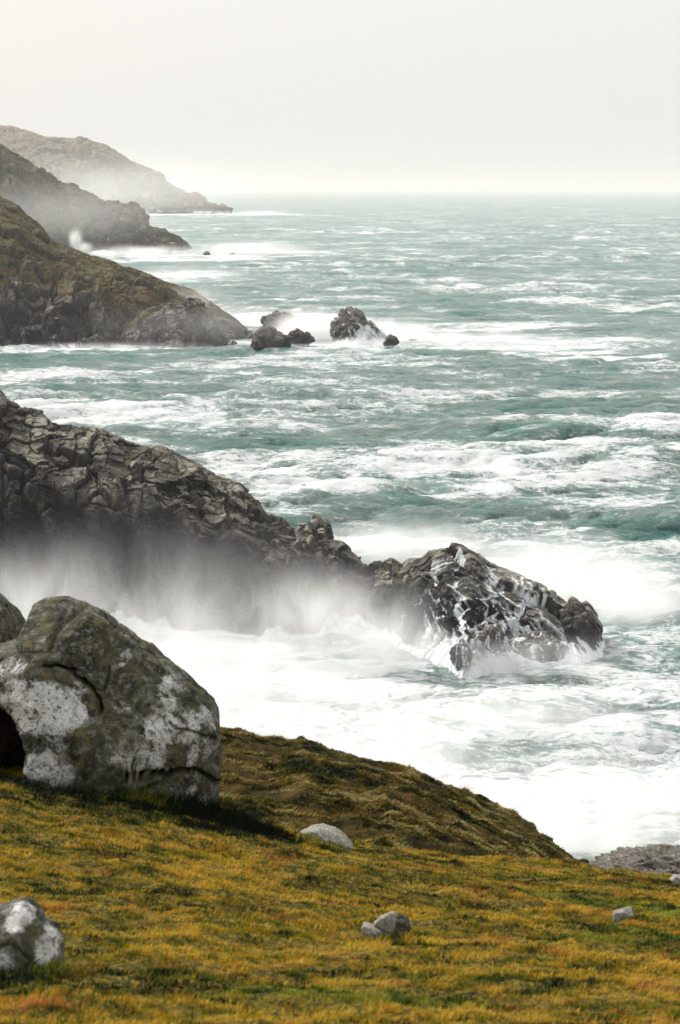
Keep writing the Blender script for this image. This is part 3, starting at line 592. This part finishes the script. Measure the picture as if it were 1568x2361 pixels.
rock('rock_outcrop', [(1360, 2015), (1385, 1996), (1412, 1990), (1430, 1980), (1475, 1977), (1505, 1974), (1540, 1978), (1568, 1980), (1640, 1978), (1720, 1990), (1760, 2060), (1560, 2090), (1400, 2070)], 46, 1.3, MAT['outcrop'],
    'ledged grey rock outcrop with orange lichen at the right end of the brow', 'rock outcrop', sub=7, amp=.05, sc=.4, seed=71, box=.7, tall=3.0, ncut=6, bed=(.085, .16))

# ------------------------------------------------------------------ grass
def blades(name, x, y, z, hgt, wid, cols, lean, mat, seed, nrm=None):
    n = len(x); rng = np.random.RandomState(seed)
    a = rng.rand(n)*2*np.pi; dx, dy = np.cos(a), np.sin(a)
    wx = lean*hgt*(.6+.8*rng.rand(n))+rng.normal(size=n)*hgt*.35; wy = rng.normal(size=n)*hgt*.35
    b = np.c_[x, y, z]; wv = np.c_[dx*wid/2, dy*wid/2, 0*x]
    mid = b+np.c_[wx*.35, wy*.35, hgt*.6]; tip = b+np.c_[wx, wy, hgt*.98]
    v = np.stack([b-wv, b+wv, mid+wv*.8, tip, mid-wv*.8], 1).reshape(-1, 3)
    i = np.arange(n)*5
    tri = np.stack([np.stack([i, i+1, i+2], 1), np.stack([i, i+2, i+4], 1), np.stack([i+4, i+2, i+3], 1)], 1).reshape(-1, 3)
    c = np.repeat(cols, 5, 0)
    return mesh_obj(name, v, tri, mat, smooth=False, attrs={'tint': c})
def grass_mat(name):
    m = M(name); c = m.attr('tint')['Color']
    b = m.surface(c, .7, spec=.15)
    tr = m.n('BsdfTranslucent', {'Color': c}); mxs = m.n('MixShader', {0: .3}); m.t.links.new(b.outputs[0], mxs.inputs[1]); m.t.links.new(tr.outputs[0], mxs.inputs[2]); m.t.links.new(mxs.outputs[0], m.out.inputs['Surface'])
    return m.m
def palette(x, y, rng, base, scl=1.0, green_bias=0.0):
    o = 0*x; n = len(x)
    a = fbm(np.c_[x/1.1, y/.8, o]/scl, 4, 111); b = fbm(np.c_[x/.33, y/.14, o]/scl, 3, 121); c = fbm(np.c_[x/.15, y/.10, o]/scl, 2, 131)
    t = .8*a+1.1*b+.75*c+.10-green_bias+rng.normal(size=n)*.22
    stops = np.array(base[0]); cl = np.array(base[1]); out = np.stack([np.interp(t, stops, cl[:, k]) for k in range(3)], 1)
    out *= (.75+.5*rng.rand(n))[:, None]
    fr = sstep(.15, .75, fbm(np.c_[x/2.6, y/1.1, o]/scl, 4, 171)); out = out*(1-fr[:, None]*np.array([.50, .18, .1]))
    return out
rng = np.random.RandomState(7)
N = 900000
yv = 9.5+(34-9.5)*rng.rand(N)**.85; xv = (rng.rand(N)*2-1)*(1.0+yv*.175); zv = ground_z(xv, yv)
clump = fbm(np.c_[xv/.22, yv/.16, 0*xv], 3, 141)
keepm = rng.rand(N) < np.clip(.78+.5*clump, .25, 1); xv, yv, zv, clump = xv[keepm], yv[keepm], zv[keepm], clump[keepm]
uv_u = xv/yv*F+U0; uv_v = V0+(H-zv)/yv*F
lush_shade = np.maximum(0, 1-np.hypot((xv-(170-U0)/F*24)/3.2, (yv-23.9)/1.9))*2.2          # lusher round the boulders, their cast shadow painted into the dark green
for (u, Y, rx, ry, k) in ((560, 24.5, 1.2, 1.6, 1.3), (700, 26, .8, 1.5, .9), (40, 13.9, .9, .9, 1.3), (250, 13.2, 1.6, .9, .8), (930, 17.3, .35, .4, .8), (1500, 29.5, 1.8, 1.8, .9), (1000, 28.5, 3, 2.2, .45)):
    lush_shade = lush_shade+k*np.clip(1-np.hypot((xv-(u-U0)/F*Y)/rx, (yv-Y)/ry), 0, 1)
GP = ([-1.3, -.75, -.3, .1, .5, 1.0], [(.006, .010, .003), (.022, .036, .004), (.095, .120, .010), (.24, .19, .010), (.46, .26, .016), (.56, .38, .05)])
cols = palette(xv, yv, rng, GP, 1.0, lush_shade*.9)
rust = sstep(.25, .8, fbm(np.c_[xv/.5, yv/.25, 0*xv], 3, 161)); cols = cols*(1-rust[:, None]*np.array([.12, .42, -.3])); odd = rng.rand(len(xv)); cols[odd < .06] = cols[odd < .06]*[1.1, .55, .6]; cols[odd > .93] = cols[odd > .93]*[.6, 1.1, .9]
hg = (.016+.024*rng.rand(len(xv)))*(1+.6*np.clip(clump, -.5, 1))
for (u_, Y_, r_) in ((60, 14.2, .55), (745, 27.8, .5), (290, 22.4, .15), (860, 17.3, .22), (915, 17.6, .25), (1436, 18.1, .2), (1568, 26.3, .2), (250, 24.6, 2.0), (440, 24.9, 1.0)):
    dd_ = np.hypot(xv-(u_-U0)/F*Y_, (yv-Y_+.05)*1.3)/r_; hg = hg*(1+1.5*np.clip(1.25-dd_, 0, 1))
wd = .004+.004*rng.rand(len(xv))+yv*.00012
tag(blades('grass', xv, yv, zv-.01, hg, wd, cols, .3, grass_mat('dry_grass'), 5), 'golden and olive winter grass combed by wind over the near turf', 'grass', kind='stuff')
# heath on the hillside
N = 520000
sa, sb = np.interp([400, 1640], [q[0] for q in RH], HK); s_ = sa+rng.rand(N)*(sb-sa); t_ = np.where(rng.rand(N) < .93, rng.rand(N)**.9*1.0, 1+rng.rand(N)*.1)
X, Y, Z = hill_pt(s_, t_); Z = Z+hill_rough(X, Y, Z)
cl = fbm(np.c_[X/.7, Y/.4, 0*X], 3, 151); kp = rng.rand(N) < np.clip(.75+.9*cl, .25, 1); X, Y, Z, cl = X[kp], Y[kp], Z[kp], cl[kp]
HP = ([-1.2, -.6, -.2, .2, .6, 1.0], [(.006, .008, .003), (.018, .024, .005), (.055, .056, .008), (.13, .085, .013), (.22, .13, .02), (.38, .29, .12)])
cols = palette(X, Y, rng, HP, 2.2, .05); odd = rng.rand(len(X)); cols[odd > .8] = cols[odd > .8]*[.6, 1.05, .7]
tag(blades('heath', X, Y, Z-.02, (.025+.035*rng.rand(len(X)))*(1+.9*np.clip(cl, -.5, 1)), .02+.02*rng.rand(len(X)), cols, .5, grass_mat('heath_leaves'), 6), 'rough brown and green heath on the hillside above the sea', 'heath', kind='stuff')

# ------------------------------------------------------------------ spray and haze
def spray_mat(name, dens, scale, stretch=(1.2, .8, .45), cut=.50, rate=1.0):
    m = M(name)
    oc = m.n('TexCoord').outputs['Object']; r = m.n('VectorMath', {0: oc}, operation='LENGTH').outputs['Value']
    wp = m.n('Mapping', {'Vector': m.n('NewGeometry').outputs['Position'], 'Scale': tuple(scale*q for q in stretch), 'Rotation': (0, .6, 0)}).outputs[0]
    nz = m.noise(wp, 1, 5, .62, .5)
    fall = m.ramp(m.math('ADD', r, m.math('MULTIPLY', m.math('SUBTRACT', nz, .5), 1.7)), .10, .90, 1, 0)
    body = m.ramp(nz, cut-.12, cut+.2, .06, 1)
    hz = m.ramp(m.n('SeparateXYZ', {'Vector': oc}).outputs['Z'], -.3, .9, 1, .25)
    dd = m.math('MULTIPLY', m.math('MULTIPLY', fall, body), m.math('MULTIPLY', hz, dens))
    v = m.n('VolumePrincipled', {'Color': (1, 1, 1, 1), 'Density': dd, 'Anisotropy': .2})
    m.t.links.new(v.outputs[0], m.out.inputs['Volume'])
    m.m.cycles.volume_step_rate = rate
    return m.m
SV, SF = ico(3)
SPR = {}
def spray(u, v, Y, ru, rv, depth, tau, label, nscale):
    key = (round(tau/depth, 4), nscale)
    if key not in SPR: SPR[key] = spray_mat('sea_spray', 3.2*tau/depth, nscale)
    o = mesh_obj('sea_spray', SV, SF, SPR[key]); o.location = P(u, v, Y); o.scale = (ru/F*Y, depth, rv/F*Y)
    tag(o, label, 'spray', kind='stuff')
SPRAYS = [
    (330, 1350, 309, 640, 250, 8, .28, 'thin veil of spray hanging over the whole dark cliff', .09),
    (860, 1420, 300, 240, 160, 7, .45, 'veil of spray over the low rocks beside the tip', .12),
    (230, 425, 5000, 560, 120, 700, .8, 'added drift of pale spray haze fading the faraway hill', .0012),  # this drift and the next are extra haze, added to fade the land behind
    (150, 480, 1950, 420, 130, 200, .30, 'added drift of pale spray haze fading the third headland', .004),
    (430, 745, 860, 300, 70, 30, .2, 'thin drift of spray across the middle headland foot', .03),
    (60, 1410, 308, 330, 250, 9, .8, 'grey spray drifting up the dark cliff at the left', .16),
    (400, 1450, 305, 330, 180, 8, .8, 'thin spray over the foot of the dark cliff', .16),
    (380, 1500, 298, 620, 75, 6, 1.5, 'white spray boiling along the foot of the dark cliff', .2),
    (720, 1420, 304, 250, 200, 8, 1.1, 'spray plume rising against the middle of the near headland', .16),
    (520, 1600, 278, 620, 160, 12, 2.2, 'thick white spray in the cove below the near headland', .12),
    (900, 1490, 297, 200, 110, 6, 1.6, 'spray beside the streaming tip of the near headland', .16),
    (1270, 1340, 345, 360, 150, 14, 4.5, 'tall white spray thrown up behind the headland tip', .10),
    (1480, 1430, 330, 260, 190, 12, 3.2, 'spray blowing seaward off the headland tip', .12),
    (930, 1255, 352, 300, 85, 12, 2.0, 'low spray behind the saddle of the near headland', .12),
    (760, 1740, 236, 560, 220, 12, 1.7, 'mist drifting over the cove behind the hillside', .10),
    (1330, 1880, 216, 520, 270, 11, 1.7, 'mist rising behind the right end of the brow', .10),
    (1230, 1520, 292, 320, 100, 4, .5, 'fine spray over the washed ledges', .2),
    (1180, 1650, 258, 520, 110, 9, 1.0, 'faint mist over the streaked water before the tip', .12),
    (1165, 1085, 505, 55, 22, 5, 2.0, 'spindrift blown off a breaking crest', .3),
    (1130, 1122, 480, 75, 17, 5, 2.0, 'spindrift blown off the crest before the first', .3),
    (712, 765, 945, 120, 82, 18, 4.5, 'white spray among the rocks off the middle headland', .05),
    (640, 772, 950, 60, 24, 12, 2.4, 'white spray between the rear rock and the pointed rock', .08),
    (560, 745, 1040, 120, 60, 20, 1.6, 'spray behind the cape of the middle headland', .05),
    (880, 770, 960, 160, 64, 24, 3.2, 'spray streaming from the sea stack', .05),
    (835, 795, 912, 105, 30, 7, 2.6, 'spray curling round the foot of the sea stack', .08),
    (1050, 786, 935, 320, 42, 24, 2.2, 'low spray over the surf beyond the sea stack', .05),
    (440, 690, 960, 160, 60, 18, .5, 'thin spray drifting along the middle headland', .05),
    (290, 800, 885, 360, 22, 12, .5, 'thin surf spray under the middle headland', .08),
    (580, 575, 2190, 200, 30, 50, 3.0, 'white surf spray off the third headland', .03),
    (330, 580, 2130, 190, 26, 50, 1.6, 'surf spray along the foot of the third headland', .03),
    (174, 548, 2090, 24, 40, 14, 1.6, 'spray jet bursting up under the third headland', .22),
    (192, 570, 2090, 30, 20, 14, 2.0, 'lower part of the spray burst under the third headland', .22),
    (235, 585, 2090, 50, 15, 14, 4.0, 'surf thrown along the cliff under the third headland', .09),
    (420, 650, 1600, 260, 70, 90, 1.0, 'thin spray over the bay before the third headland', .02),
    (590, 490, 6050, 90, 7, 120, 1.6, 'thin white surf spray off the far hill', .01),
]
for q in SPRAYS: spray(*q)

def haze():
    x0, x1, y0, y1, z0, z1 = -26000, 26000, -60, 92000, -12, 246
    v = np.array([(x, y, z) for z in (z0, z1) for y in (y0, y1) for x in (x0, x1)], float)
    f = np.array([(0, 2, 3, 1), (4, 5, 7, 6), (0, 1, 5, 4), (2, 6, 7, 3), (0, 4, 6, 2), (1, 3, 7, 5)])
    m = M('salt_haze'); vol = m.n('VolumePrincipled', {'Color': (.87, .87, .865, 1), 'Density': .50e-4, 'Anisotropy': .2}); m.t.links.new(vol.outputs[0], m.out.inputs['Volume'])
    tag(mesh_obj('haze', v, f, m.m, smooth=False), 'pale salt haze filling the air over the coast', 'haze', kind='stuff')
haze()
